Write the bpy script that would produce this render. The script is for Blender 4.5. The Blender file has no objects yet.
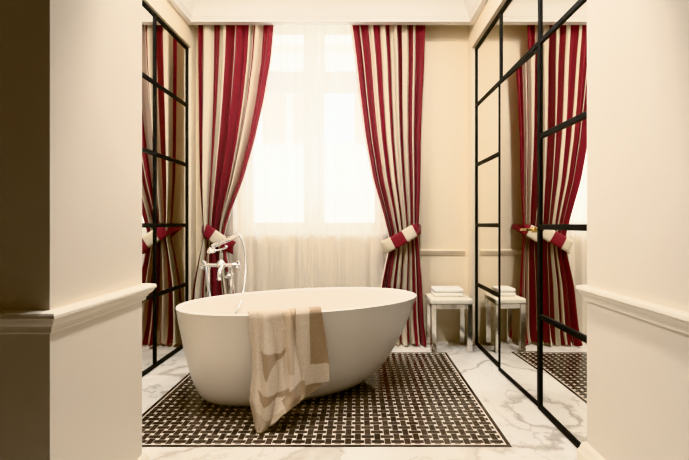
import bpy, bmesh, math, random
import numpy as np
from mathutils import Vector, Matrix
random.seed(4)
rng = np.random.default_rng(7)
PI = math.pi
scene = bpy.context.scene
COL = scene.collection
F, VX, VY, H = 430.0, 357.0, 224.0, 1.10      # focal length in pixels, vanishing point, camera height

def px(x, Y): return (x - VX) * Y / F          # picture column -> world x at depth Y
def pz(y, Y): return H - (y - VY) * Y / F      # picture row -> world z at depth Y

# ------------------------------------------------------------------ materials
def new_mat(name):
    m = bpy.data.materials.new(name); m.use_nodes = True
    nt = m.node_tree; b = nt.nodes['Principled BSDF']
    return m, nt, b

def nd(nt, t, **kw):
    n = nt.nodes.new(t)
    for k, v in kw.items(): setattr(n, k, v)
    return n

def mth(nt, op, a, b=None, c=None):
    n = nt.nodes.new('ShaderNodeMath'); n.operation = op
    for i, v in enumerate((a, b, c)):
        if v is None: continue
        if isinstance(v, (int, float)): n.inputs[i].default_value = v
        else: nt.links.new(v, n.inputs[i])
    return n.outputs[0]

def srgb(r, g, b):
    f = lambda c: c / 12.92 if c <= 0.04045 else ((c + 0.055) / 1.055) ** 2.4
    return (f(r / 255), f(g / 255), f(b / 255), 1)

def plain(name, col, rough=0.5, metal=0.0, var=0.04, scale=6.0, bump=0.0, spec=0.5):
    m, nt, b = new_mat(name)
    b.inputs['Roughness'].default_value = rough
    b.inputs['Metallic'].default_value = metal
    b.inputs['Specular IOR Level'].default_value = spec
    tc = nd(nt, 'ShaderNodeTexCoord'); ns = nd(nt, 'ShaderNodeTexNoise')
    ns.inputs['Scale'].default_value = scale; ns.inputs['Detail'].default_value = 4
    nt.links.new(tc.outputs['Object'], ns.inputs['Vector'])
    cr = nd(nt, 'ShaderNodeValToRGB')
    lo = tuple(c * (1 - var) for c in col[:3]) + (1,); hi = tuple(min(1, c * (1 + var)) for c in col[:3]) + (1,)
    cr.color_ramp.elements[0].color = lo; cr.color_ramp.elements[1].color = hi
    nt.links.new(ns.outputs['Fac'], cr.inputs['Fac']); nt.links.new(cr.outputs['Color'], b.inputs['Base Color'])
    if bump:
        bp = nd(nt, 'ShaderNodeBump'); bp.inputs['Strength'].default_value = bump; bp.inputs['Distance'].default_value = 0.002
        n2 = nd(nt, 'ShaderNodeTexNoise'); n2.inputs['Scale'].default_value = scale * 30
        nt.links.new(tc.outputs['Object'], n2.inputs['Vector'])
        nt.links.new(n2.outputs['Fac'], bp.inputs['Height']); nt.links.new(bp.outputs['Normal'], b.inputs['Normal'])
    return m

WALL = plain('cream_paint', srgb(230, 216, 192), 0.55, var=0.015, scale=2)
JAMB = plain('ivory_paint', srgb(224, 214, 200), 0.5, var=0.012, scale=2)
HALL = plain('hall_paint', srgb(190, 178, 162), 0.6, var=0.02, scale=2)
MOULD = plain('ivory_moulding_paint', srgb(232, 223, 208), 0.4, var=0.01, scale=3)
CEIL = plain('ceiling_white_paint', srgb(238, 235, 230), 0.6, var=0.01, scale=2)
STEEL = plain('black_steel', (0.006, 0.006, 0.006, 1), 0.6, 0.0, var=0.2, scale=20, spec=0.12)
HOSE = plain('brushed_hose_steel', (0.50, 0.50, 0.50, 1), 0.3, 1.0, var=0.05)
CHROME = plain('polished_chrome', (0.93, 0.93, 0.94, 1), 0.10, 1.0, var=0.01)
NICKEL = plain('polished_steel_legs', (0.74, 0.71, 0.66, 1), 0.12, 1.0, var=0.02)
BRASS = plain('brass', (0.83, 0.60, 0.27, 1), 0.18, 1.0, var=0.03)
MIRROR = plain('silvered_mirror', (0.90, 0.885, 0.85, 1), 0.0, 1.0, var=0.0)
TUB = plain('matt_white_resin', srgb(240, 233, 223), 0.34, var=0.008, scale=3)
SEAT = plain('cream_upholstery', srgb(240, 232, 216), 0.7, var=0.02, scale=30, bump=0.2)
WTOWEL = plain('white_terry', srgb(247, 243, 236), 0.95, var=0.03, scale=60, bump=0.8)
WFRAME = plain('window_white_paint', srgb(238, 232, 222), 0.45, var=0.01)
FACADE = plain('facade_plaster', srgb(238, 228, 212), 0.9, var=0.05, scale=0.6)
SHUTTER = plain('facade_shutter_ochre', srgb(232, 208, 182), 0.8, var=0.06, scale=3)
GREYGLASS = plain('facade_window_grey', srgb(205, 202, 195), 0.3, var=0.1, scale=2)

def glass_mat():
    m, nt, b = new_mat('window_glass')
    out = nt.nodes['Material Output']
    tr = nd(nt, 'ShaderNodeBsdfTransparent'); gl = nd(nt, 'ShaderNodeBsdfGlossy'); gl.inputs['Roughness'].default_value = 0.0
    lw = nd(nt, 'ShaderNodeLayerWeight'); lw.inputs['Blend'].default_value = 0.12
    mx = nd(nt, 'ShaderNodeMixShader')
    nt.links.new(lw.outputs['Fresnel'], mx.inputs[0]); nt.links.new(tr.outputs[0], mx.inputs[1]); nt.links.new(gl.outputs[0], mx.inputs[2])
    nt.links.new(mx.outputs[0], out.inputs['Surface'])
    return m
GLASS = glass_mat()

def marble_mat():
    m, nt, b = new_mat('white_veined_marble')
    b.inputs['Roughness'].default_value = 0.11
    g = nd(nt, 'ShaderNodeNewGeometry')
    mp = nd(nt, 'ShaderNodeMapping'); mp.inputs['Rotation'].default_value = (0, 0, 0.55); mp.inputs['Location'].default_value = (2.3, 0.7, 0)
    nt.links.new(g.outputs['Position'], mp.inputs['Vector'])
    w = nd(nt, 'ShaderNodeTexNoise'); w.inputs['Scale'].default_value = 1.1; w.inputs['Detail'].default_value = 6; w.inputs['Roughness'].default_value = 0.55
    nt.links.new(mp.outputs['Vector'], w.inputs['Vector'])
    vs = nd(nt, 'ShaderNodeVectorMath'); vs.operation = 'SCALE'; vs.inputs['Scale'].default_value = 0.85
    nt.links.new(w.outputs['Color'], vs.inputs[0])
    va = nd(nt, 'ShaderNodeVectorMath'); va.operation = 'ADD'
    nt.links.new(mp.outputs['Vector'], va.inputs[0]); nt.links.new(vs.outputs[0], va.inputs[1])
    def vein(scale, width, stretch):
        mm = nd(nt, 'ShaderNodeMapping'); mm.inputs['Scale'].default_value = stretch
        nt.links.new(va.outputs[0], mm.inputs['Vector'])
        n = nd(nt, 'ShaderNodeTexNoise'); n.inputs['Scale'].default_value = scale; n.inputs['Detail'].default_value = 3; n.inputs['Roughness'].default_value = 0.5
        nt.links.new(mm.outputs['Vector'], n.inputs['Vector'])
        d = mth(nt, 'ABSOLUTE', mth(nt, 'SUBTRACT', n.outputs['Fac'], 0.5))
        r = nd(nt, 'ShaderNodeMapRange'); r.interpolation_type = 'SMOOTHSTEP'
        r.inputs['From Min'].default_value = 0.0; r.inputs['From Max'].default_value = width
        r.inputs['To Min'].default_value = 1.0; r.inputs['To Max'].default_value = 0.0
        nt.links.new(d, r.inputs['Value'])
        return r.outputs[0]
    v1 = vein(1.5, 0.034, (1.0, 0.42, 1)); v2 = vein(3.4, 0.016, (1.0, 0.5, 1)); cl = vein(0.9, 0.14, (1.0, 0.5, 1))
    base, vcol, ccol = srgb(242, 238, 230), srgb(158, 144, 128), srgb(214, 207, 197)
    def mix(fac, a, b_, k):
        mm = nd(nt, 'ShaderNodeMix', data_type='RGBA')
        nt.links.new(mth(nt, 'MULTIPLY', fac, k), mm.inputs['Factor'])
        if isinstance(a, tuple): mm.inputs[6].default_value = a
        else: nt.links.new(a, mm.inputs[6])
        mm.inputs[7].default_value = b_
        return mm.outputs[2]
    c = mix(cl, base, ccol, 0.75); c = mix(v2, c, vcol, 0.45); c = mix(v1, c, vcol, 0.6)
    # tile joints every 0.8 m
    sp = nd(nt, 'ShaderNodeSeparateXYZ'); nt.links.new(g.outputs['Position'], sp.inputs[0])
    def joint(s, off):
        f = mth(nt, 'ABSOLUTE', mth(nt, 'SUBTRACT', mth(nt, 'FRACT', mth(nt, 'DIVIDE', mth(nt, 'ADD', s, off), 0.9)), 0.5))
        return mth(nt, 'GREATER_THAN', f, 0.4988)
    j = mth(nt, 'MAXIMUM', joint(sp.outputs['X'], 5.05), joint(sp.outputs['Y'], 5.17))
    c = mix(j, c, srgb(190, 182, 170), 0.6)
    nt.links.new(c, b.inputs['Base Color'])
    return m
MARBLE = marble_mat()

MX0, MX1, MY0, MY1 = -1.240, 0.765, 2.120, 3.680
def mosaic_mat():
    m, nt, b = new_mat('basketweave_marble_mosaic')
    b.inputs['Roughness'].default_value = 0.16
    g = nd(nt, 'ShaderNodeNewGeometry'); sp = nd(nt, 'ShaderNodeSeparateXYZ'); nt.links.new(g.outputs['Position'], sp.inputs[0])
    X, Y = sp.outputs['X'], sp.outputs['Y']
    P = 0.05
    u = mth(nt, 'DIVIDE', mth(nt, 'SUBTRACT', X, MX0 + 0.045), P); v = mth(nt, 'DIVIDE', mth(nt, 'SUBTRACT', Y, MY0 + 0.052), P)
    def wrap(a, off): return mth(nt, 'ABSOLUTE', mth(nt, 'WRAP', mth(nt, 'ADD', a, off), 1.0, -1.0))
    def bar(ox, oy, hx, hy):
        return mth(nt, 'MULTIPLY', mth(nt, 'LESS_THAN', wrap(u, ox), hx), mth(nt, 'LESS_THAN', wrap(v, oy), hy))
    L, W = 0.65, 0.315
    fs = [bar(0, 0, L, W), bar(1, 1, L, W), bar(1, 0, W, L), bar(0, 1, W, L)]
    f = fs[0]
    for q in fs[1:]: f = mth(nt, 'MAXIMUM', f, q)
    # border: outer dark strip, thin pale line, then the weave
    dx = mth(nt, 'MINIMUM', mth(nt, 'SUBTRACT', X, MX0), mth(nt, 'SUBTRACT', MX1, X))
    dy = mth(nt, 'MINIMUM', mth(nt, 'SUBTRACT', Y, MY0), mth(nt, 'SUBTRACT', MY1, Y))
    d = mth(nt, 'MINIMUM', dx, dy)
    strip = mth(nt, 'LESS_THAN', d, 0.021)
    line = mth(nt, 'MULTIPLY', mth(nt, 'GREATER_THAN', d, 0.0205), mth(nt, 'LESS_THAN', d, 0.027))
    f = mth(nt, 'MAXIMUM', f, strip); f = mth(nt, 'MULTIPLY', f, mth(nt, 'SUBTRACT', 1.0, line))
    # stone colour, varied from bar to bar
    wn = nd(nt, 'ShaderNodeTexWhiteNoise'); wn.noise_dimensions = '2D'
    cv = nd(nt, 'ShaderNodeCombineXYZ')
    nt.links.new(mth(nt, 'ROUND', u), cv.inputs[0]); nt.links.new(mth(nt, 'ROUND', v), cv.inputs[1]); nt.links.new(cv.outputs[0], wn.inputs['Vector'])
    cr = nd(nt, 'ShaderNodeValToRGB')
    cr.color_ramp.elements[0].color = srgb(34, 25, 21); cr.color_ramp.elements[1].color = srgb(74, 62, 54)
    nt.links.new(wn.outputs['Value'], cr.inputs['Fac'])
    mx = nd(nt, 'ShaderNodeMix', data_type='RGBA')
    mx.inputs[6].default_value = srgb(222, 212, 196)
    nt.links.new(f, mx.inputs['Factor']); nt.links.new(cr.outputs['Color'], mx.inputs[7])
    nt.links.new(mx.outputs[2], b.inputs['Base Color'])
    return m
MOSAIC = mosaic_mat()

RED, CREAM = srgb(120, 40, 50), srgb(216, 204, 182)
def stripe_mat(name, stops, translucent=0.24):
    """fabric whose woven stripes run along the cloth's own u coordinate; stops = [(u, 'r'|'c'), ...]"""
    m, nt, b = new_mat(name)
    b.inputs['Roughness'].default_value = 0.75; b.inputs['Specular IOR Level'].default_value = 0.25
    b.inputs['Sheen Weight'].default_value = 0.15
    uv = nd(nt, 'ShaderNodeUVMap'); uv.uv_map = 'cloth'
    sp = nd(nt, 'ShaderNodeSeparateXYZ'); nt.links.new(uv.outputs['UV'], sp.inputs[0])
    cr = nd(nt, 'ShaderNodeValToRGB'); r = cr.color_ramp; r.interpolation = 'CONSTANT'
    colr = {'r': RED, 'c': CREAM, 'w': srgb(238, 230, 215)}
    r.elements[0].position = stops[0][0]; r.elements[0].color = colr[stops[0][1]]
    r.elements[1].position = stops[1][0]; r.elements[1].color = colr[stops[1][1]]
    for p, c in stops[2:]:
        e = r.elements.new(p); e.color = colr[c]
    nt.links.new(sp.outputs[0], cr.inputs['Fac'])
    ns = nd(nt, 'ShaderNodeTexNoise'); ns.inputs['Scale'].default_value = 60
    tc = nd(nt, 'ShaderNodeTexCoord'); nt.links.new(tc.outputs['Object'], ns.inputs['Vector'])
    hs = nd(nt, 'ShaderNodeHueSaturation'); nt.links.new(cr.outputs['Color'], hs.inputs['Color'])
    nt.links.new(mth(nt, 'ADD', mth(nt, 'MULTIPLY', ns.outputs['Fac'], 0.16), 0.92), hs.inputs['Value'])
    nt.links.new(hs.outputs['Color'], b.inputs['Base Color'])
    out = nt.nodes['Material Output']
    tl = nd(nt, 'ShaderNodeBsdfTranslucent'); nt.links.new(hs.outputs['Color'], tl.inputs['Color'])
    mx = nd(nt, 'ShaderNodeMixShader'); mx.inputs[0].default_value = translucent
    nt.links.new(b.outputs[0], mx.inputs[1]); nt.links.new(tl.outputs[0], mx.inputs[2]); nt.links.new(mx.outputs[0], out.inputs['Surface'])
    return m

def sheer_mat():
    m, nt, b = new_mat('sheer_voile')
    out = nt.nodes['Material Output']
    tr = nd(nt, 'ShaderNodeBsdfTransparent'); tl = nd(nt, 'ShaderNodeBsdfTranslucent'); df = nd(nt, 'ShaderNodeBsdfDiffuse')
    tl.inputs['Color'].default_value = (0.93, 0.925, 0.91, 1); df.inputs['Color'].default_value = (0.94, 0.92, 0.88, 1)
    a = nd(nt, 'ShaderNodeMixShader'); a.inputs[0].default_value = 0.44
    nt.links.new(tl.outputs[0], a.inputs[1]); nt.links.new(df.outputs[0], a.inputs[2])
    # the weave closes up where the cloth turns away from the viewer
    lw = nd(nt, 'ShaderNodeLayerWeight'); lw.inputs['Blend'].default_value = 0.5
    fac = mth(nt, 'MINIMUM', mth(nt, 'ADD', mth(nt, 'MULTIPLY', lw.outputs['Facing'], 0.4), 0.66), 0.98)
    c = nd(nt, 'ShaderNodeMixShader'); nt.links.new(fac, c.inputs[0])
    nt.links.new(tr.outputs[0], c.inputs[1]); nt.links.new(a.outputs[0], c.inputs[2]); nt.links.new(c.outputs[0], out.inputs['Surface'])
    return m
SHEER = sheer_mat()

# ------------------------------------------------------------------ mesh helpers
def obj(name, bm, mat, parent=None, smooth=False, loc=None):
    me = bpy.data.meshes.new(name)
    bmesh.ops.recalc_face_normals(bm, faces=bm.faces)
    bm.to_mesh(me); bm.free()
    if smooth:
        for p in me.polygons: p.use_smooth = True
    me.materials.append(mat)
    o = bpy.data.objects.new(name, me); COL.objects.link(o)
    if parent is not None: o.parent = parent
    if loc is not None: o.location = loc
    return o

def autosmooth(o, deg=35):
    me = o.data
    for p in me.polygons: p.use_smooth = True
    me.set_sharp_from_angle(angle=math.radians(deg))
    return o

def add_box(bm, x0, x1, y0, y1, z0, z1, bevel=0.0, seg=2):
    r = bmesh.ops.create_cube(bm, size=1.0)
    vs = r['verts']
    for v in vs:
        v.co = Vector((x0 + (v.co.x + .5) * (x1 - x0), y0 + (v.co.y + .5) * (y1 - y0), z0 + (v.co.z + .5) * (z1 - z0)))
    if bevel:
        es = list({e for v in vs for e in v.link_edges})
        bmesh.ops.bevel(bm, geom=es, offset=bevel, segments=seg, profile=0.6, affect='EDGES')
    return bm

def box(*a, **k):
    return add_box(bmesh.new(), *a, **k)

def add_tube(bm, pts, rad, seg=14, caps=True):
    pts = [Vector(p) for p in pts]
    n = len(pts); rads = rad if isinstance(rad, (list, tuple)) else [rad] * n
    t0 = (pts[1] - pts[0]).normalized()
    up = Vector((0, 0, 1)) if abs(t0.z) < 0.9 else Vector((1, 0, 0))
    nrm = t0.cross(up).normalized()
    rings = []
    for i, p in enumerate(pts):
        if i == 0: t = pts[1] - pts[0]
        elif i == n - 1: t = pts[-1] - pts[-2]
        else: t = (pts[i + 1] - pts[i]).normalized() + (pts[i] - pts[i - 1]).normalized()
        t.normalize()
        nrm = (nrm - t * nrm.dot(t)).normalized()
        bn = t.cross(nrm)
        rings.append([bm.verts.new(p + (nrm * math.cos(2 * PI * k / seg) + bn * math.sin(2 * PI * k / seg)) * rads[i]) for k in range(seg)])
    for a, b_ in zip(rings, rings[1:]):
        for k in range(seg):
            bm.faces.new((a[k], a[(k + 1) % seg], b_[(k + 1) % seg], b_[k]))
    if caps:
        bm.faces.new(rings[0]); bm.faces.new(rings[-1])
    return bm

def bez(pts, n=40):
    """Catmull-Rom through pts"""
    P = [Vector(p) for p in pts]; P = [P[0] * 2 - P[1]] + P + [P[-1] * 2 - P[-2]]
    out = []
    m = len(P) - 3
    for i in range(m):
        for k in range(n // m + 1):
            t = k / (n // m + 1)
            a, b_, c, d = P[i:i + 4]
            out.append(0.5 * ((2 * b_) + (c - a) * t + (2 * a - 5 * b_ + 4 * c - d) * t * t + (3 * b_ - a - 3 * c + d) * t ** 3))
    out.append(P[-2])
    return out

def add_lathe(bm, prof, center, axis=(0, 0, 1), seg=24):
    """prof = [(r, h)] turned about axis"""
    ax = Vector(axis).normalized(); q = Vector((0, 0, 1)).rotation_difference(ax)
    rings = []
    for r, h in prof:
        rings.append([bm.verts.new(Vector(center) + q @ Vector((max(r, 1e-4) * math.cos(2 * PI * k / seg), max(r, 1e-4) * math.sin(2 * PI * k / seg), h))) for k in range(seg)])
    for a, b_ in zip(rings, rings[1:]):
        for k in range(seg): bm.faces.new((a[k], a[(k + 1) % seg], b_[(k + 1) % seg], b_[k]))
    bm.faces.new(rings[0]); bm.faces.new(rings[-1])
    return bm

def sweep(prof, path, side=1):
    """prof=[(offset out, z)] along a flat polyline of (x, y) with mitred corners; offset goes to the path's left (side=1) or right (-1)"""
    bm = bmesh.new(); P = [Vector((a, b_)) for a, b_ in path]; n = len(P)
    rows = []
    for i in range(n):
        def nrm(a, b_):
            d = (b_ - a).normalized(); return Vector((-d.y, d.x)) * side
        if i == 0: off = nrm(P[0], P[1])
        elif i == n - 1: off = nrm(P[-2], P[-1])
        else:
            n1, n2 = nrm(P[i - 1], P[i]), nrm(P[i], P[i + 1])
            off = (n1 + n2) / (1 + n1.dot(n2))
        rows.append([bm.verts.new((P[i].x + off.x * o, P[i].y + off.y * o, z)) for o, z in prof])
    k = len(prof)
    for a, b_ in zip(rows, rows[1:]):
        for j in range(k): bm.faces.new((a[j], a[(j + 1) % k], b_[(j + 1) % k], b_[j]))
    bm.faces.new(rows[0]); bm.faces.new(rows[-1])
    return bm

def struct(name, bm, mat, parent=None, label=None, smooth=None):
    o = obj(name, bm, mat, parent)
    if parent is None: o['kind'] = 'structure'
    if label: o['label'] = label
    if smooth: autosmooth(o, smooth)
    return o

def thing(name, label, cat, loc=(0, 0, 0), group=None):
    o = bpy.data.objects.new(name, None); COL.objects.link(o); o.location = loc; o.empty_display_size = 0.1
    o['label'] = label; o['category'] = cat
    if group: o['group'] = group
    return o

def tag(o, label, cat, group=None):
    o['label'] = label; o['category'] = cat
    if group: o['group'] = group
    return o

def grid_mesh(name, V, UV, mat, parent=None, cols=None):
    """V: (nv, nu, 3) array -> smooth cloth sheet with a uv map called cloth"""
    nv, nu, _ = V.shape
    me = bpy.data.meshes.new(name)
    idx = np.arange(nv * nu).reshape(nv, nu)
    quads = np.stack([idx[:-1, :-1], idx[:-1, 1:], idx[1:, 1:], idx[1:, :-1]], -1).reshape(-1, 4)
    me.from_pydata(V.reshape(-1, 3).tolist(), [], quads.tolist())
    uvl = me.uv_layers.new(name='cloth')
    fu = UV.reshape(-1, 2)[quads.reshape(-1)]
    uvl.data.foreach_set('uv', fu.astype(np.float32).reshape(-1))
    if cols is not None:
        ca = me.color_attributes.new('pattern', 'FLOAT_COLOR', 'POINT')
        ca.data.foreach_set('color', cols.astype(np.float32).reshape(-1))
    for p in me.polygons: p.use_smooth = True
    me.materials.append(mat)
    o = bpy.data.objects.new(name, me); COL.objects.link(o)
    if parent is not None: o.parent = parent
    return o

# ------------------------------------------------------------------ room
XL, XR, YB = -1.515, 1.046, 4.05            # side wall faces, back wall face
YLO, YLI = 1.26, 1.80                         # opening reveal, left
YRO, YRI = 1.26, 1.90
XOL, XOR = -0.90, 1.016
ZC = 3.20

struct('floor', box(-3.4, 3.4, -2.3, 4.45, -0.1, 0.0), MARBLE)
struct('floor_mosaic', box(MX0, MX1, MY0, MY1, -0.02, 0.0012), MOSAIC)
struct('ceiling', box(-1.75, 1.30, 1.5, 4.45, ZC, ZC + 0.1), CEIL)

# back wall with the window opening
WX0, WX1, WZ0, WZ1 = -1.16, 0.31, 0.985, 3.10
bm = bmesh.new()
add_box(bm, -1.75, WX0, YB, YB + 0.34, 0, ZC); add_box(bm, WX1, 1.30, YB, YB + 0.34, 0, ZC)
add_box(bm, WX0, WX1, YB, YB + 0.34, 0, WZ0); add_box(bm, WX0, WX1, YB, YB + 0.34, WZ1, ZC)
struct('wall_back', bm, WALL)
# side walls, each with the recess that takes a black framed mirror screen
PT, PE = 2.71, 3.925
bm = bmesh.new()
add_box(bm, XL - 0.16, XL, PE, YB, 0, ZC); add_box(bm, XL - 0.16, XL, 1.8, PE, PT, ZC); add_box(bm, XL - 0.16, XL - 0.07, 1.8, PE, 0, PT)
struct('wall_left', bm, WALL)
bm = bmesh.new()
add_box(bm, XR, XR + 0.2, PE, YB, 0, ZC); add_box(bm, XR, XR + 0.2, 1.9, PE, PT, ZC); add_box(bm, XR + 0.11, XR + 0.2, 1.9, PE, 0, PT)
struct('wall_right', bm, WALL)
# the thick wall with the opening the picture is taken through
struct('wall_front_left', box(-3.4, XOL, YLO, YLI, 0, ZC), JAMB)
struct('wall_front_right', box(XOR, 3.4, YRO, YRI, 0, ZC), JAMB)
struct('wall_front_top', box(XOL, XOR, YLO, YRI - 0.1, 2.55, ZC), JAMB)
# the dim room the camera stands in
struct('wall_near_left', box(-3.4, -3.3, -2.3, YLO, 0, 2.9), HALL)
struct('wall_near_right', box(3.3, 3.4, -2.3, YLO, 0, 2.9), HALL)
struct('wall_near_back', box(-3.3, 3.3, -2.3, -2.2, 0, 2.9), HALL)
struct('ceiling_near', box(-3.4, 3.4, -2.3, YLO, 2.9, 3.0), HALL)

# mouldings
def rail_prof(top, d=0.042, h=0.068):
    return [(0, top), (d * .55, top), (d * .9, top - .003), (d, top - .009), (d, top - .018), (d * .86, top - .022), (d * .80, top - .030),
            (d * .58, top - .040), (d * .42, top - .045), (d * .40, top - .051), (d * .28, top - .053), (d * .28, top - h + .004), (d * .2, top - h), (0, top - h)]
def base_prof(h=0.135, d=0.030):
    return [(0, 0.001), (d, 0.001), (d, h - .045), (d * .9, h - .040), (d * .72, h - .030), (d * .60, h - .016), (d * .45, h - .006), (d * .2, h), (0, h)]
RT = 0.848
e = 0.0005
left_path = [(-3.3, YLO), (XOL, YLO), (XOL, YLI), (-1.44, YLI)]
RTR = RT - 0.020
right_path = [(3.3, YRO), (XOR, YRO), (XOR, YRI), (1.06, YRI)]
struct('trim_1', sweep(rail_prof(RT), left_path, -1), MOULD, label='chair rail wrapping the left side of the opening', smooth=30)
struct('trim_2', sweep(rail_prof(RTR, 0.033), right_path, 1), MOULD, label='chair rail wrapping the right side of the opening', smooth=30)
struct('baseboard_front_left', sweep(base_prof(), left_path, -1), MOULD, smooth=30)
struct('baseboard_front_right', sweep(base_prof(), right_path, 1), MOULD, smooth=30)
struct('trim_3', sweep(rail_prof(0.862, 0.026, 0.052), [(WX1 + 0.12, YB), (1.012, YB)], -1), WALL, label='chair rail on the back wall right of the curtain', smooth=30)
struct('baseboard_back', sweep(base_prof(0.17, 0.018), [(-1.51, YB), (XR, YB)], -1), WALL, smooth=30)
# cornice, its back run forming the pelmet the curtains hang behind
YP = 3.80
zb = 2.889
cor = [(0, zb), (.046, zb), (.050, zb + .004), (.050, zb + .020), (.058, zb + .024), (.058, zb + .034), (.066, zb + .040), (.070, zb + .050),
       (.072, zb + .054), (.080, zb + .075), (.098, zb + .115), (.120, zb + .150), (.140, zb + .172), (.142, zb + .180), (.160, zb + .184), (.164, zb + .200), (.180, zb + .215), (.205, zb + .23), (.215, ZC), (0, ZC)]
path = [(XL, 1.80), (XL, YP + .05), (XR, YP + .05), (XR, 1.90)]
struct('trim_4', sweep(cor, path, -1), CEIL, label='white moulded cornice running over the curtains', smooth=25)
struct('trim_5', box(XL, XR, YP + .05, YP + .07, zb + 0.002, ZC), CEIL, label='pelmet board behind the cornice')

# window
win = bpy.data.objects.new('window_1', None); COL.objects.link(win); win['kind'] = 'structure'
win['label'] = 'tall white window behind the sheer curtain'
WY = 4.24
bm = bmesh.new()
fx0, fx1 = WX0, WX1
for a in ((fx0, fx0 + .085, WZ0, WZ1), (fx1 - .085, fx1, WZ0, WZ1), (fx0 + .085, fx1 - .085, WZ0, WZ0 + .08), (fx0 + .085, fx1 - .085, WZ1 - .07, WZ1)):
    add_box(bm, a[0], a[1], WY, WY + .07, a[2], a[3], 0.004, 1)
obj('window_frame', bm, WFRAME, win)
ZT = 2.50
obj('transom', box(fx0 + .085, fx1 - .085, WY - .012, WY + .07, ZT - .05, ZT + .06, bevel=.005, seg=1), WFRAME, win)
xm = (fx0 + fx1) / 2
obj('mullion', box(xm - .055, xm + .055, WY - .012, WY + .07, WZ0 + .08, ZT - .05, bevel=.005, seg=1), WFRAME, win)
obj('mullion', box(xm - .045, xm + .045, WY - .012, WY + .07, ZT + .06, WZ1 - .07, bevel=.005, seg=1), WFRAME, win)
for x0, x1 in ((fx0 + .085, xm - .055), (xm + .055, fx1 - .085)):
    for z0, z1 in ((WZ0 + .08, ZT - .05), (ZT + .06, WZ1 - .07)):
        s = bmesh.new(); w = 0.05
        for a in ((x0, x0 + w, z0, z1), (x1 - w, x1, z0, z1), (x0 + w, x1 - w, z0, z0 + w), (x0 + w, x1 - w, z1 - w, z1)):
            add_box(s, a[0], a[1], WY + .012, WY + .06, a[2], a[3], 0.003, 1)
        so = obj('sash', s, WFRAME, win)
        obj('glass_pane', box(x0 + w, x1 - w, WY + .033, WY + .037, z0 + w, z1 - w), GLASS, so)
struct('trim_6', box(WX0 + .001, WX1 - .001, YB + .002, WY - .001, WZ0, WZ0 + .025, bevel=.006), WFRAME, label='white window sill board')

# pale building over the street, seen through the sheer
BY = 11.0
bd = thing('building', 'pale cream building across the street, seen faintly through the sheer curtain', 'building', (0, BY, -4))
obj('facade', box(-9, 7, 0, .4, 0, 13.0), FACADE, bd)
for zc in (3.3, 7.2, 10.6):
    for xc in (-5.2, -2.9, -0.55, 1.75, 4.0):
        wo = obj('window', box(xc - .5, xc + .5, -.04, .02, zc, zc + 1.75, bevel=.02, seg=1), GREYGLASS, bd)
        for s in (-1, 1): obj('shutter', box(xc + s * .78 - .27, xc + s * .78 + .27, -.09, -.01, zc - .02, zc + 1.78, bevel=.02, seg=1), SHUTTER, wo)
obj('ledge', box(-9, 7, -.18, .02, 9.6, 9.85, bevel=.04), FACADE, bd)

# ------------------------------------------------------------------ black framed mirror screens
BW = 0.032
def bar_y(x0, x1, y, z0, z1, w=BW): return box(x0, x1, y - w / 2, y + w / 2, z0, z1, bevel=.003, seg=1)
RAILS = [0.018, 0.555, 1.09, 1.635, 2.175, 2.692]

# left
XM = -1.535
scr = thing('mirror_screen', 'black steel framed mirror screen on the left wall, reflecting the left striped curtain', 'mirror', (XM, 3.0, 0))
inv = Matrix.Translation((-XM, -3.0, 0))
def part(name, bm, mat, parent, root_loc):
    bmesh.ops.translate(bm, verts=bm.verts, vec=(-root_loc[0], -root_loc[1], -root_loc[2]))
    return obj(name, bm, mat, parent)
ys = [3.905, 3.285, 2.70, 2.12]
rl = (XM, 3.0, 0)
for i, y in enumerate(ys): part('stile', bar_y(XM - .03, XM, y, 0.002, 2.708), STEEL, scr, rl)
for i in range(3):
    ya, yb = ys[i + 1] + BW / 2, ys[i] - BW / 2
    for z in RAILS: part('rail', box(XM - .03, XM, ya, yb, z - BW / 2, z + BW / 2, bevel=.003, seg=1), STEEL, scr, rl)
    for za, zb_ in zip(RAILS, RAILS[1:]):
        part('mirror_pane', box(XM - .022, XM - .010, ya, yb, za + BW / 2, zb_ - BW / 2), MIRROR, scr, rl)

# right: fixed screen (narrow far bay, transoms, near bay) and a plain mirror door in the middle bay
XM = 1.075
rl = (XM, 3.0, 0)
scr2 = thing('mirror_screen', 'black steel framed mirror screen on the right wall beside the stool', 'mirror', rl)
ys = [3.905, 3.235, 2.545, 1.93]
for y in ys: part('stile', bar_y(XM, XM + .03, y, 0.002, 2.708), STEEL, scr2, rl)
for i in range(3):
    ya, yb = ys[i + 1] + BW / 2, ys[i] - BW / 2
    rr = RAILS if i == 0 else [RAILS[4], RAILS[5]] if i == 1 else [0.018, .555, 1.083, 1.617, RAILS[4], RAILS[5]]
    for z in rr: part('rail', box(XM, XM + .03, ya, yb, z - BW / 2, z + BW / 2, bevel=.003, seg=1), STEEL, scr2, rl)
    for za, zb_ in zip(rr, rr[1:]):
        part('mirror_pane', box(XM + .010, XM + .022, ya, yb, za + BW / 2, zb_ - BW / 2), MIRROR, scr2, rl)
ya, yb = ys[2] + BW / 2 + .003, ys[1] - BW / 2 - .003
zt = RAILS[4] - BW / 2 - .004
DA = math.radians(2.2)
dl = (XM + .006, ya, 0)
door = thing('mirror_door', 'tall plain mirror door with a brass lever, in the right-hand black framed screen', 'mirror door', dl)
door.rotation_euler = (0, 0, DA)
fw = 0.018
L = yb - ya
dbm = bmesh.new()
for a in ((0, fw, 0.006, zt), (L - fw, L, 0.006, zt), (fw, L - fw, 0.006, 0.034), (fw, L - fw, zt - fw, zt)):
    add_box(dbm, 0.0, .026, a[0], a[1], a[2], a[3], .002, 1)
obj('frame', dbm, STEEL, door)
obj('mirror_pane', box(.006, .016, fw, L - fw, 0.034, zt - fw), MIRROR, door)
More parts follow.
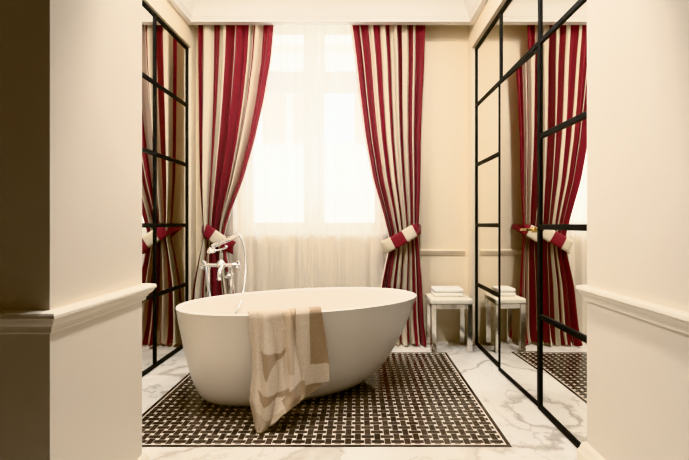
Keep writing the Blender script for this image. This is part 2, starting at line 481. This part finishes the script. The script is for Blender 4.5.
hb = bmesh.new()
add_lathe(hb, [(.019, 0), (.019, .004), (.016, .007), (.008, .008), (.0075, .045), (.0075, .047)], (0.0, fw + .050, 1.065), (-1, 0, 0), 20)
add_tube(hb, bez([(-.043, fw + .040, 1.065), (-.045, fw + .075, 1.066), (-.043, fw + .105, 1.065), (-.038, fw + .130, 1.063)], 16), .0075, 12)
autosmooth(obj('lever_handle', hb, BRASS, door))

# ------------------------------------------------------------------ curtains
def smooth1(a, k):
    ker = np.hanning(2 * k + 1); ker /= ker.sum()
    return np.convolve(np.pad(a, k, mode='edge'), ker, mode='valid')

def curtain(name, keys, stops, label, valleys, seed, freqs):
    """keys: (picture row, inner/outer columns, fold depth, depth) laid along the drop"""
    r = np.random.default_rng(seed)
    Y0 = 3.93
    nu, nv = 220, 150
    zs = np.linspace(3.04, 0.006, nv)
    kz = np.array([pz(k[0], Y0) for k in keys])[::-1]
    g = lambda i: smooth1(np.interp(zs, kz, np.array([k[i] for k in keys], float)[::-1]), 5)
    xl, xr, am, yo = px(g(1), Y0), px(g(2), Y0), g(3), g(4)
    u = np.linspace(0, 1, nu)
    V = np.zeros((nv, nu, 3)); UV = np.zeros((nv, nu, 2))
    ph = r.uniform(0, 2 * PI, 6)
    for j in range(nv):
        t = zs[j] / 2.93
        wob = 0.35 * np.sin(2 * PI * (u * 1.3 + 0.25 * t) + ph[0]) / 6.28
        a = u + wob * 0.22
        f = (0.60 * np.sin(2 * PI * freqs[0] * a + ph[1]) + 0.28 * np.sin(2 * PI * freqs[1] * a + ph[2] + 0.8 * t)
             + 0.20 * np.sin(2 * PI * freqs[2] * a + ph[3] + 1.5 * t))
        f = np.sign(f) * np.abs(f) ** 0.75
        fx = np.cos(2 * PI * freqs[0] * a + ph[1])
        env = np.minimum(1, np.minimum(u, 1 - u) / 0.04 + 0.25)
        x = xl[j] + (xr[j] - xl[j]) * u + 0.22 * am[j] * fx * np.minimum(1, np.minimum(u, 1 - u) / 0.05) * (0.6 + 0.4 * np.sin(ph[4] + 7 * u))
        y = Y0 + yo[j] + 1.35 * am[j] * f * env
        for u0, w0, d0 in valleys:            # deep folds running down the drop
            y = y + d0 * np.exp(-((u - u0) / w0) ** 2)
        V[j, :, 0] = x; V[j, :, 1] = np.clip(y - .012, 3.79, 3.984)
        V[j, :, 2] = zs[j]
        UV[j, :, 0] = u; UV[j, :, 1] = t
    # the hem breaks on the marble, lifting and kicking out in loose folds
    low = np.clip(1 - zs / 0.22, 0, 1)[:, None]
    kick = 0.5 + 0.5 * np.sin(2 * PI * (freqs[0] * 0.8) * u + ph[5])[None, :]
    V[:, :, 1] -= low ** 1.6 * 0.055 * kick
    V[:, :, 2] += low ** 3 * 0.030 * (0.5 + 0.5 * np.sin(2 * PI * freqs[1] * u + ph[3]))[None, :]
    o = grid_mesh(name, V, UV, stripe_mat(name + '_fabric', stops))
    tag(o, label, 'curtain', 'striped window curtains')
    return o

keysL = [  # row, left col, right col, fold, depth shift
    (0, 198, 276, .022, 0), (26, 198.5, 275, .024, 0), (60, 198.5, 272, .030, 0), (100, 199, 265, .034, 0), (140, 199.5, 256, .036, -.005), (180, 200.5, 244.5, .036, -.01),
    (215, 203, 231, .034, -.015), (236, 205, 225, .030, -.015), (250, 201.5, 227, .034, -.015), (285, 194.5, 235, .040, -.02), (320, 192, 240, .044, -.03), (346, 190, 243, .046, -.045)]
stopsL = [(0, 'r'), (.065, 'c'), (.195, 'r'), (.285, 'c'), (.37, 'r'), (.455, 'c'), (.51, 'r'), (.66, 'c'), (.70, 'r'), (.745, 'c'), (.83, 'r'), (.985, 'w')]
curtain('curtain', keysL, stopsL, 'red and cream striped curtain tied back on the left of the window', [(.07, .02, .03), (.30, .018, .05), (.45, .02, .05), (.60, .012, .035), (.715, .028, .085), (.84, .02, .045)], 3, (4.6, 7.3, 11.5))
keysR = [
    (0, 349, 426, .022, 0), (26, 350, 425, .024, 0), (60, 354.5, 424, .030, 0), (100, 359, 422, .034, 0), (140, 364.5, 420.5, .036, -.005), (180, 372, 420, .036, -.01),
    (215, 382.5, 418.5, .034, -.015), (238, 388.5, 417.5, .030, -.015), (252, 387, 419, .034, -.015), (285, 380, 421.5, .040, -.02), (320, 377, 423, .044, -.03), (346, 375, 425, .046, -.045)]
stopsR = [(0, 'w'), (.03, 'r'), (.115, 'c'), (.135, 'r'), (.245, 'c'), (.30, 'r'), (.395, 'c'), (.465, 'r'), (.525, 'c'), (.62, 'r'), (.685, 'c'), (.79, 'r'), (.835, 'c'), (.87, 'r')]
curtain('curtain', keysR, stopsR, 'red and cream striped curtain tied back on the right of the window', [(.10, .015, .04), (.25, .02, .05), (.39, .02, .06), (.50, .028, .075), (.645, .02, .06), (.80, .028, .07), (.87, .015, .04)], 11, (5.2, 8.1, 12.0))

def tieback(ctrl, hook, stops, label):
    """ribbon round the curtain: ctrl = [(col, row, depth)] along the front from inner edge to outer edge"""
    pts = [Vector((px(c, d), d, pz(r, d))) for c, r, d in ctrl]
    P = bez(pts, 60)
    hw = 0.058
    nv, nu = 7, len(P)
    V = np.zeros((nv, nu, 3)); UV = np.zeros((nv, nu, 2))
    Ls = [0]
    for a, b_ in zip(P, P[1:]): Ls.append(Ls[-1] + (b_ - a).length)
    for i, p in enumerate(P):
        t = (P[min(i + 1, nu - 1)] - P[max(i - 1, 0)]); t.normalize()
        w = t.cross(Vector((0, 1, 0))) if abs(t.x) > 0.3 else Vector((0, 0, 1))
        w = Vector((-t.z * np.sign(t.x), 0, abs(t.x))) if abs(t.x) > 0.25 else Vector((0, 0, 1)); w.normalize()
        endt = min(1, 0.25 + 3.5 * min(Ls[i], Ls[-1] - Ls[i]))
        for j in range(nv):
            k = (j / (nv - 1) - .5) * 2
            q = p + w * hw * k * endt
            V[j, i] = (q.x, q.y + 0.006 * k * k, q.z); UV[j, i] = (Ls[i] / Ls[-1], j / (nv - 1))
    o = grid_mesh('curtain_tieback', V, UV, stripe_mat('tieback_fabric', stops, 0.05))
    sm = o.modifiers.new('thick', 'SOLIDIFY'); sm.thickness = 0.006; sm.offset = 0
    tag(o, label, 'curtain tieback', 'curtain tiebacks')
    return o
tieback([(421, 226, 4.03), (405, 233, 3.985), (389, 244, 3.975), (382.5, 247.5, 3.93), (385.5, 246.5, 3.865), (394, 242.5, 3.838), (405, 236.5, 3.835), (414, 231, 3.85), (418.5, 228.5, 3.90), (420.5, 226, 4.03)], None,
        [(0, 'r'), (.385, 'c'), (.575, 'r'), (.695, 'c'), (.80, 'r')], 'striped red and cream tieback band round the right curtain')
tieback([(202.5, 226, 4.03), (212, 234, 3.985), (225, 243, 3.975), (233, 247.5, 3.93), (230, 246.5, 3.865), (222, 242, 3.838), (213, 236, 3.840), (206, 230.5, 3.86), (203.5, 228.5, 3.92), (202.5, 226, 4.03)], None,
        [(0, 'r'), (.50, 'r'), (.575, 'c'), (.70, 'r'), (.90, 'r')], 'striped red and cream tieback band round the left curtain')

def sheer():
    nu, nv = 460, 60
    zs = np.linspace(3.06, 0.004, nv); u = np.linspace(0, 1, nu)
    x0, x1 = -1.28, 0.40
    V = np.zeros((nv, nu, 3)); UV = np.zeros((nv, nu, 2))
    r = np.random.default_rng(21)
    ph = r.uniform(0, 6.28, 8)
    for j in range(nv):
        t = zs[j] / 3.0
        a = u + 0.012 * np.sin(2 * PI * (2.3 * u) + ph[0] + .6 * t) + .006 * np.sin(2 * PI * 5.1 * u + ph[1] - .8 * t)
        f = .75 * np.sin(2 * PI * 9 * a + ph[2]) + .42 * np.sin(2 * PI * 16 * a + ph[3] + .5 * t) + .2 * np.sin(2 * PI * 29 * a + ph[4])
        V[j, :, 0] = x0 + (x1 - x0) * u; V[j, :, 1] = 4.021 + (0.019 + .002 * (1 - t)) * f; V[j, :, 2] = zs[j]
        UV[j, :, 0] = u; UV[j, :, 1] = t
    o = grid_mesh('sheer_curtain', V, UV, SHEER)
    tag(o, 'white sheer curtain hanging in fine folds over the window between the striped curtains', 'sheer curtain')
sheer()

# ------------------------------------------------------------------ bathtub
TC = Vector((-0.345, 2.885)); TH = math.radians(22.0); HR = 0.60
AR, BR = 0.805, 0.448
def tub_pt(lx, ly): 
    c, s = math.cos(TH), math.sin(TH)
    return (TC.x + lx * c - ly * s, TC.y + lx * s + ly * c)
def ring(cx, cy, a, b_, n, z, seg=128):
    out = []
    for k in range(seg):
        th = 2 * PI * k / seg; c, s = math.cos(th), math.sin(th)
        lx = cx + a * math.copysign(abs(c) ** (2 / n), c); ly = cy + b_ * math.copysign(abs(s) ** (2 / n), s)
        out.append((*tub_pt(lx, ly), z))
    return out
NE = 2.12
def outer(t):
    q = t ** 0.46
    return (-.135 * (1 - q), .045 * (1 - q), .475 + (AR - .475) * q, .235 + (BR - .235) * q)
bm = bmesh.new(); rows = []
def addring(pts): rows.append([bm.verts.new(p) for p in pts])
cx, cy, a, b_ = outer(0)
addring(ring(cx, cy, a - .03, b_ - .03, NE, 0.002)); addring(ring(cx, cy, a - .004, b_ - .004, NE, 0.002)); addring(ring(cx, cy, a, b_, NE, 0.010))
ts = [0.004, .012, .025, .045, .07, .1, .14, .19, .25, .32, .40, .48, .56, .64, .72, .80, .88, .95, .985]
for t in ts:
    cx, cy, a, b_ = outer(t); addring(ring(cx, cy, a, b_, NE, .010 + t * (HR - .010)))
for dx, z in ((0, HR - .005), (-.003, HR - .0012), (-.008, HR), (-.020, HR), (-.025, HR - .0015), (-.028, HR - .006)):
    addring(ring(0, 0, AR + dx, BR + dx, NE, z))
for t in (.97, .92, .85, .75, .65, .55, .45, .36, .28, .21, .16, .12, .09, .075):
    cx, cy, a, b_ = outer(max(0, (t - .07) / .93) ** 1.0)
    q = (t - .07) / .93
    addring(ring(cx, cy, a - .028 - .02 * (1 - q), b_ - .028 - .02 * (1 - q), NE, HR * t))
for s in (.8, .5, .2): 
    cx, cy, a, b_ = outer(0); addring(ring(cx, cy, (a - .06) * s, (b_ - .06) * s, NE, HR * .07))
for r0, r1 in zip(rows, rows[1:]):
    for k in range(128): bm.faces.new((r0[k], r0[(k + 1) % 128], r1[(k + 1) % 128], r1[k]))
bm.faces.new(rows[0]); bm.faces.new(rows[-1])
tub = obj('bathtub', bm, TUB, smooth=True)
tag(tub, 'white freestanding oval bathtub on the dark basketweave mosaic', 'bathtub')

def rim_front(x):
    """depth of the rim's near edge at world x"""
    best = None
    for p in RIM:
        if p[1] < TC.y + (p[0] - TC.x) * math.tan(TH) and (best is None or abs(p[0] - x) < best[0]): best = (abs(p[0] - x), p[1])
    return best[1]
RIM = ring(0, 0, AR, BR, NE, HR, 4096)

# ------------------------------------------------------------------ beige towel over the near rim
def towel_mat():
    m, nt, b = new_mat('beige_jacquard_terry')
    b.inputs['Roughness'].default_value = 0.95; b.inputs['Specular IOR Level'].default_value = 0.1; b.inputs['Sheen Weight'].default_value = 0.3
    at = nd(nt, 'ShaderNodeVertexColor'); at.layer_name = 'pattern'
    tc = nd(nt, 'ShaderNodeTexCoord'); ns = nd(nt, 'ShaderNodeTexNoise'); ns.inputs['Scale'].default_value = 120; ns.inputs['Detail'].default_value = 3
    nt.links.new(tc.outputs['Object'], ns.inputs['Vector'])
    hs = nd(nt, 'ShaderNodeHueSaturation'); nt.links.new(at.outputs['Color'], hs.inputs['Color'])
    nt.links.new(mth(nt, 'ADD', mth(nt, 'MULTIPLY', ns.outputs['Fac'], 0.5), 0.75), hs.inputs['Value'])
    nt.links.new(hs.outputs['Color'], b.inputs['Base Color'])
    bp = nd(nt, 'ShaderNodeBump'); bp.inputs['Strength'].default_value = 0.7; bp.inputs['Distance'].default_value = 0.004
    n2 = nd(nt, 'ShaderNodeTexNoise'); n2.inputs['Scale'].default_value = 260
    nt.links.new(tc.outputs['Object'], n2.inputs['Vector']); nt.links.new(n2.outputs['Fac'], bp.inputs['Height']); nt.links.new(bp.outputs['Normal'], b.inputs['Normal'])
    return m
TOWEL = towel_mat()
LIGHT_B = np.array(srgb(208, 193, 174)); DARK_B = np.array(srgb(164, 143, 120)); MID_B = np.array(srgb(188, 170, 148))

def inpoly(x, y, poly):
    c = np.zeros(x.shape, bool); n = len(poly); j = n - 1
    for i in range(n):
        xi, yi = poly[i]; xj, yj = poly[j]
        cond = ((yi > y) != (yj > y)) & (x < (xj - xi) * (y - yi) / (yj - yi + 1e-9) + xi)
        c ^= cond; j = i
    return c

def drape(name, xs_top, lcurve, rcurve, bcurve, lift, folds, inside, pattern, base, fwd=0.0, thick=.011):
    """a cloth fall over the rim. lcurve/rcurve: [(row, col)] edges; bcurve: [(s, row)] lower hem; all measured at the fall's own depth"""
    nu, nt_, ni = 90, 120, 26
    s = np.linspace(0, 1, nu)
    V = np.zeros((nt_ + ni, nu, 3)); UV = np.zeros((nt_ + ni, nu, 2)); PXY = np.zeros((nt_ + ni, nu, 2))
    rows_b = np.interp(s, [p[0] for p in bcurve], [p[1] for p in bcurve])
    for k, sv in enumerate(s):
        for j in range(nt_):
            t = j / (nt_ - 1)
            ytop = 313.5
            row = ytop + (rows_b[k] - ytop) * t
            cl = np.interp(row, [p[0] for p in lcurve], [p[1] for p in lcurve]); cr_ = np.interp(row, [p[0] for p in rcurve], [p[1] for p in rcurve])
            col = cl + (cr_ - cl) * sv
            Yr = rim_front(px(col, 2.42)) - lift
            amp = folds[0] * min(1, t * 2.2 + .08)
            y = Yr - fwd * t ** 1.5 + amp * (math.sin(2 * PI * folds[1] * sv + folds[2] + 1.0 * t) * .7 + .4 * math.sin(2 * PI * folds[1] * 2.1 * sv + 2.1 - 1.3 * t))
            z = HR + min(lift * .9, .016) - (row - ytop) * Yr / F
            # round over the lip
            if t < .05: y += 0.010 * (1 - t / .05) ** 2
            V[ni + j, k] = (px(col, Yr), y, max(z, 0.012)); UV[ni + j, k] = (sv, t); PXY[ni + j, k] = (col, row)
        top = V[ni, k].copy()
        yaw = Vector((-math.sin(TH), math.cos(TH)))
        for j in range(ni):
            q = (ni - j) / ni * inside           # metres travelled inward
            flat = min(q, 0.045)
            down = max(0, q - 0.045)
            xx = top[0] + yaw.x * (flat + .02 * min(1, down * 8) + down * .22); yy = top[1] + yaw.y * (flat + .02 * min(1, down * 8) + down * .22)
            zz = top[2] + .006 * math.sin(min(1, q / .045) * PI) - down * .95
            V[j, k] = (xx, yy, zz); UV[j, k] = (sv, -q); PXY[j, k] = (PXY[ni, k, 0], 300)
    C = np.ones((nt_ + ni, nu, 4)); C[:] = base
    for poly, colr in pattern: C[inpoly(PXY[:, :, 0], PXY[:, :, 1], poly)] = colr
    o = grid_mesh(name, V, UV, TOWEL, cols=C)
    sm = o.modifiers.new('thick', 'SOLIDIFY'); sm.thickness = thick; sm.offset = 0
    sb = o.modifiers.new('soft', 'SUBSURF'); sb.levels = 0; sb.render_levels = 1
    return o

P1 = [(246, 300, 0)]
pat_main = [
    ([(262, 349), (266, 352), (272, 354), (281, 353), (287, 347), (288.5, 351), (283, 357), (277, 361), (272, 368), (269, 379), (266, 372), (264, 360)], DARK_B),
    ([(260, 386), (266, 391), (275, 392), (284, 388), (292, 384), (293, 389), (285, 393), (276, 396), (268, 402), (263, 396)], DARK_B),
    ([(285, 330), (294, 330), (296, 372), (291, 372)], MID_B), ([(279, 309), (296, 309), (297, 330), (288, 332)], MID_B),  # fold shade beside the short fall, painted in the mid tone
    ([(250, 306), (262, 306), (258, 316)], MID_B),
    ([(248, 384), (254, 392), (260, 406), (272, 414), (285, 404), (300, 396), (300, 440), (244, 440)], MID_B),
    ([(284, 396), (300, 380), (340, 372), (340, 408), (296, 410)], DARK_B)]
tw = thing('towel', 'beige patterned towel hanging folded over the near rim of the bathtub', 'towel', (px(285, 2.4), 2.4, 0.0))
f1 = drape('long_fall', None, [(306, 247.5), (330, 249.5), (368, 252.5), (398, 251), (418, 257), (432, 259.5)], [(306, 297), (340, 300), (370, 305), (392, 307), (412, 296), (424, 282), (432, 276)],
           [(0, 434), (.14, 432), (.35, 427), (.55, 419), (.72, 408), (.88, 400), (1, 396)], .012, (.024, 2.1, 0.3), .20, pat_main, LIGHT_B, fwd=.105)
f2 = drape('short_fall', None, [(304, 295), (330, 296), (370, 296.5), (382, 296.8)], [(304, 320), (315, 321.5), (340, 326), (368, 329.5), (381, 329.5)],
           [(0, 385), (.3, 386.5), (1, 385)], .036, (.010, 1.1, 2.2), .16,
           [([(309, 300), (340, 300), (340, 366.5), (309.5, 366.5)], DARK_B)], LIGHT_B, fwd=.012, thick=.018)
f3 = drape('under_fall', None, [(304, 290), (390, 290), (404, 288)], [(304, 316), (340, 321), (370, 324), (385, 323), (404, 316)],
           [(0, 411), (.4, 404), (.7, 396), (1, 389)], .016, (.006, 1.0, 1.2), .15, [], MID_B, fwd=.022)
for f_ in (f1, f2, f3):
    f_.parent = tw; f_.matrix_parent_inverse = Matrix.Translation(-Vector(tw.location))

# ------------------------------------------------------------------ bath filler
FY = 3.40
fl = thing('bath_filler', 'chrome floor-standing bath mixer with handset behind the bathtub', 'bath mixer', (px(219, FY), FY, 0))
fo = Vector(fl.location)
def fp(c, r, dy=0): return Vector((px(c, FY + dy), FY + dy, pz(r, FY + dy))) - fo
def fobj(name, bm, par=fl, m=CHROME): return autosmooth(obj(name, bm, m, par), 40)
zb_ = fp(0, 265).z
for c in (207.8, 230.6):
    x = fp(c, 265).x
    b = bmesh.new(); add_lathe(b, [(.0, 0.0015), (.032, 0.0015), (.032, .006), (.022, .014), (.019, .020), (.018, zb_ - .03), (.022, zb_ - .028), (.022, zb_ - .012), (.013, zb_ - .005)], (x, 0, 0))
    fobj('leg', b)
b = bmesh.new()
xa, xb = fp(205.5, 0).x, fp(233.5, 0).x; xc = fp(221, 0).x
add_tube(b, [(xa, 0, zb_), (xb, 0, zb_)], .016, 18)
add_lathe(b, [(.0, -.034), (.02, -.032), (.028, -.02), (.031, 0), (.028, .02), (.02, .032), (.013, .04), (.013, .075), (.017, .078), (.017, .086), (.010, .09)], (xc, 0, zb_))
add_lathe(b, [(.0, -.03), (.022, -.028), (.026, 0), (.022, .03), (.012, .05)], (xc, -.02, zb_), (0, -1, 0), 18)
fobj('body', b)
b = bmesh.new(); dc = (xc + .075, -.03, zb_ - .085)
add_tube(b, [(xb - .002, 0, zb_ - .075), dc], .015, 12)
add_lathe(b, [(.0, 0), (.020, .002), (.024, .012), (.018, .024), (.008, .03), (0, .031)], dc, (0, -1, 0), 16)
for a in range(4):
    add_tube(b, [(dc[0], dc[1] - .014, dc[2]), (dc[0] + .036 * math.cos(a * PI / 2 + .3), dc[1] - .014, dc[2] + .036 * math.sin(a * PI / 2 + .3))], [.009, .008], 10)
fobj('diverter_knob', b)
for c, sgn in ((203.5, -1), (238, 1)):
    xh = fp(c, 0).x
    b = bmesh.new()
    x0 = xa if sgn < 0 else xb
    add_tube(b, [(x0, 0, zb_), (xh, 0, zb_)], [.020, .014], 16)
    add_lathe(b, [(.0, -.012), (.012, -.010), (.014, 0), (.012, .010), (.006, .018), (0, .019)], (xh, 0, zb_), (sgn, 0, 0), 16)
    for a in range(4):
        dy, dz = math.cos(a * PI / 2 + .5), math.sin(a * PI / 2 + .5)
        add_tube(b, [(xh, 0, zb_), (xh, dy * .022, zb_ + dz * .022), (xh, dy * .038, zb_ + dz * .038), (xh, dy * .046, zb_ + dz * .046)], [.008, .008, .0115, .006], 10)
    fobj('cross_handle', b)
b = bmesh.new()
add_tube(b, bez([(xc + .02, -.01, zb_ - .005), (xc + .03, -.07, zb_ + .004), (xc + .04, -.14, zb_ - .012), (xc + .043, -.175, zb_ - .05), (xc + .043, -.182, zb_ - .085)], 24), .0145, 16)
add_lathe(b, [(.014, 0), (.018, -.004), (.018, -.018), (.013, -.02)], (xc + .043, -.182, zb_ - .078))
fobj('spout', b)
b = bmesh.new()
zc_ = fp(0, 249).z
add_tube(b, [(xc, 0, zb_ + .08), (xc, 0, zc_ - .012)], .009, 12)
add_tube(b, [(xc - .05, -.02, zc_ - .002), (xc - .03, -.01, zc_ - .012), (xc + .03, -.01, zc_ + .006), (xc + .05, -.02, zc_ + .022)], .0075, 12)
for k in (-1, 1):
    add_tube(b, bez([(xc + k * .045, -.018, zc_ + (.008 if k > 0 else -.006)), (xc + k * .047, -.034, zc_ + k * .01 + .004), (xc + k * .047, -.038, zc_ + k * .012 + .024)], 10), .006, 10)
fobj('cradle', b)
b = bmesh.new()
h0, h1 = fp(212, 246.5, -.02), fp(239, 234.5, -.02)
dh = (h1 - h0).normalized()
add_tube(b, [h0, h0 + dh * .03, h0 + dh * .05, h0 + dh * .12, h1 - dh * .02, h1], [.018, .019, .016, .021, .019, .013], 14)
hc = fp(211, 250, -.02)
add_lathe(b, [(.0, -.022), (.034, -.020), (.036, -.012), (.030, .0), (.014, .016), (.010, .022), (0, .023)], hc, (-.12, -.25, 1), 20)
hs_ = fobj('handset', b)
b = bmesh.new()
# hose hangs in a loop over the far rim into the bath
hp = [h1, fp(242.5, 241, -.03), fp(245.2, 255, -.06), fp(245.5, 272, -.12), fp(243.2, 292, -.25), fp(238, 309, -.36)]
low = Vector((fp(226, 330, -.42).x, -.42, fp(226, 326, -.42).z))
hp += [low, fp(214, 311, -.36), fp(209.5, 293, -.25), fp(207.2, 277, -.10), Vector((xa + .012, -.02, zb_ - .005))]
add_tube(b, bez(hp, 90), .0075, 10)
fobj('hose', b, fl, HOSE)

# ------------------------------------------------------------------ stool with folded towel
st = thing('stool', 'small square stool with polished metal legs and cream padded seat beside the right curtain', 'stool', (0.811, 3.825, 0))
sx0, sx1, sy0, sy1 = -.179, .179, -.160, .165
LW = .046
for x0 in (sx0 + .002, sx1 - LW - .002):
    for y0 in (sy0 + .004, sy1 - LW - .004):
        obj('leg', box(x0, x0 + LW, y0, y0 + LW, 0.0015, .412, bevel=.003), NICKEL, st)
b = bmesh.new()
z0, z1 = .372, .412
for yy in (sy0 + .012, sy1 - .012 - .02): add_box(b, sx0 + LW, sx1 - LW, yy, yy + .02, z0, z1, .002)
for xx in (sx0 + .012, sx1 - .012 - .02): add_box(b, xx, xx + .02, sy0 + LW, sy1 - LW, z0, z1, .002)
obj('apron', b, NICKEL, st)
sb = bmesh.new(); add_box(sb, sx0, sx1, sy0, sy1, .413, .458, .012, 4)
o = autosmooth(obj('seat', sb, SEAT, st), 60)

def folded_towel():
    # two folded layers, rounded at the fold
    bm = bmesh.new()
    w0, w1, d0, d1 = -.136, .124, -.070, .115
    n = 18
    for i in range(2):
        za, zb2 = i * .036, i * .036 + .0357
        pr = []
        r = (zb2 - za) / 2
        for k in range(9):
            a = PI / 2 + PI * k / 8
            pr.append((d0 + r + math.cos(a) * r, za + r + math.sin(a) * r))
        pr += [(d1, za), (d1, zb2)]
        rows_ = []
        for k in range(n):
            x = w0 + (w1 - w0) * k / (n - 1)
            wob = .0015 * math.sin(9 * k + i)
            rows_.append([bm.verts.new((x + .003 * i * (1 if k == 0 else 0), y + wob, z + .001 * math.sin(5 * k + 2 * i) * (z > .01))) for y, z in pr])
        for a_, b2 in zip(rows_, rows_[1:]):
            for j in range(len(pr)): bm.faces.new((a_[j], a_[(j + 1) % len(pr)], b2[(j + 1) % len(pr)], b2[j]))
        bm.faces.new(rows_[0]); bm.faces.new(rows_[-1])
    o = obj('folded_towel', bm, WTOWEL, loc=(0.811, 3.835, .4592))
    bv = o.modifiers.new('soft', 'BEVEL'); bv.width = .011; bv.segments = 3; bv.limit_method = 'ANGLE'
    autosmooth(o, 50)
    tag(o, 'small white folded towel lying on the stool seat', 'towel')
folded_towel()

# ------------------------------------------------------------------ light
w = bpy.data.worlds.new('sky'); scene.world = w; w.use_nodes = True
bg = w.node_tree.nodes['Background']
bg.inputs['Color'].default_value = (0.80, 0.90, 1.0, 1); bg.inputs['Strength'].default_value = 12.5

def area(name, loc, rot, sx, sy, power, col, portal=False):
    l = bpy.data.lights.new(name, 'AREA'); l.shape = 'RECTANGLE'; l.size = sx; l.size_y = sy; l.energy = power; l.color = col
    o = bpy.data.objects.new(name, l); COL.objects.link(o); o.location = loc; o.rotation_euler = rot
    if portal: l.cycles.is_portal = True
    return o
area('window_portal', ((WX0 + WX1) / 2, 4.42, (WZ0 + WZ1) / 2), (-PI / 2, 0, 0), 1.47, 2.12, 1, (1, 1, 1), True)
WARM = (1.0, 0.958, 0.905)
for x, y, p in ((-.85, 2.10, 36), (.40, 2.10, 36), (-.85, 2.75, 26), (.40, 2.75, 26)):
    area('ceiling_light', (x, y, ZC - .01), (0, 0, 0), .18, .18, p, WARM)
area('hall_fill', (0.3, -0.6, 2.88), (0, 0, 0), .4, .4, 0.15, WARM)  # added weak fill that lifts the dim near room, not a known lamp

# ------------------------------------------------------------------ camera
cam = bpy.data.cameras.new('camera'); co = bpy.data.objects.new('camera', cam); COL.objects.link(co)
co.location = (0, 0, H); co.rotation_euler = (PI / 2, 0, 0)
cam.sensor_fit = 'HORIZONTAL'; cam.sensor_width = 36; cam.lens = F / 689 * 36
cam.shift_x = -(VX - 344.5) / 689; cam.shift_y = (VY - 230) / 689
cam.clip_start = 0.02
scene.camera = co
scene.view_settings.view_transform = 'Khronos PBR Neutral'
scene.view_settings.exposure = 0.16
scene.cycles.max_bounces = 14
scene.cycles.diffuse_bounces = 6
scene.cycles.glossy_bounces = 8
scene.cycles.transparent_max_bounces = 24
scene.cycles.caustics_reflective = False
scene.cycles.caustics_refractive = False
scene.cycles.sample_clamp_indirect = 4.0
scene.cycles.use_denoising = True
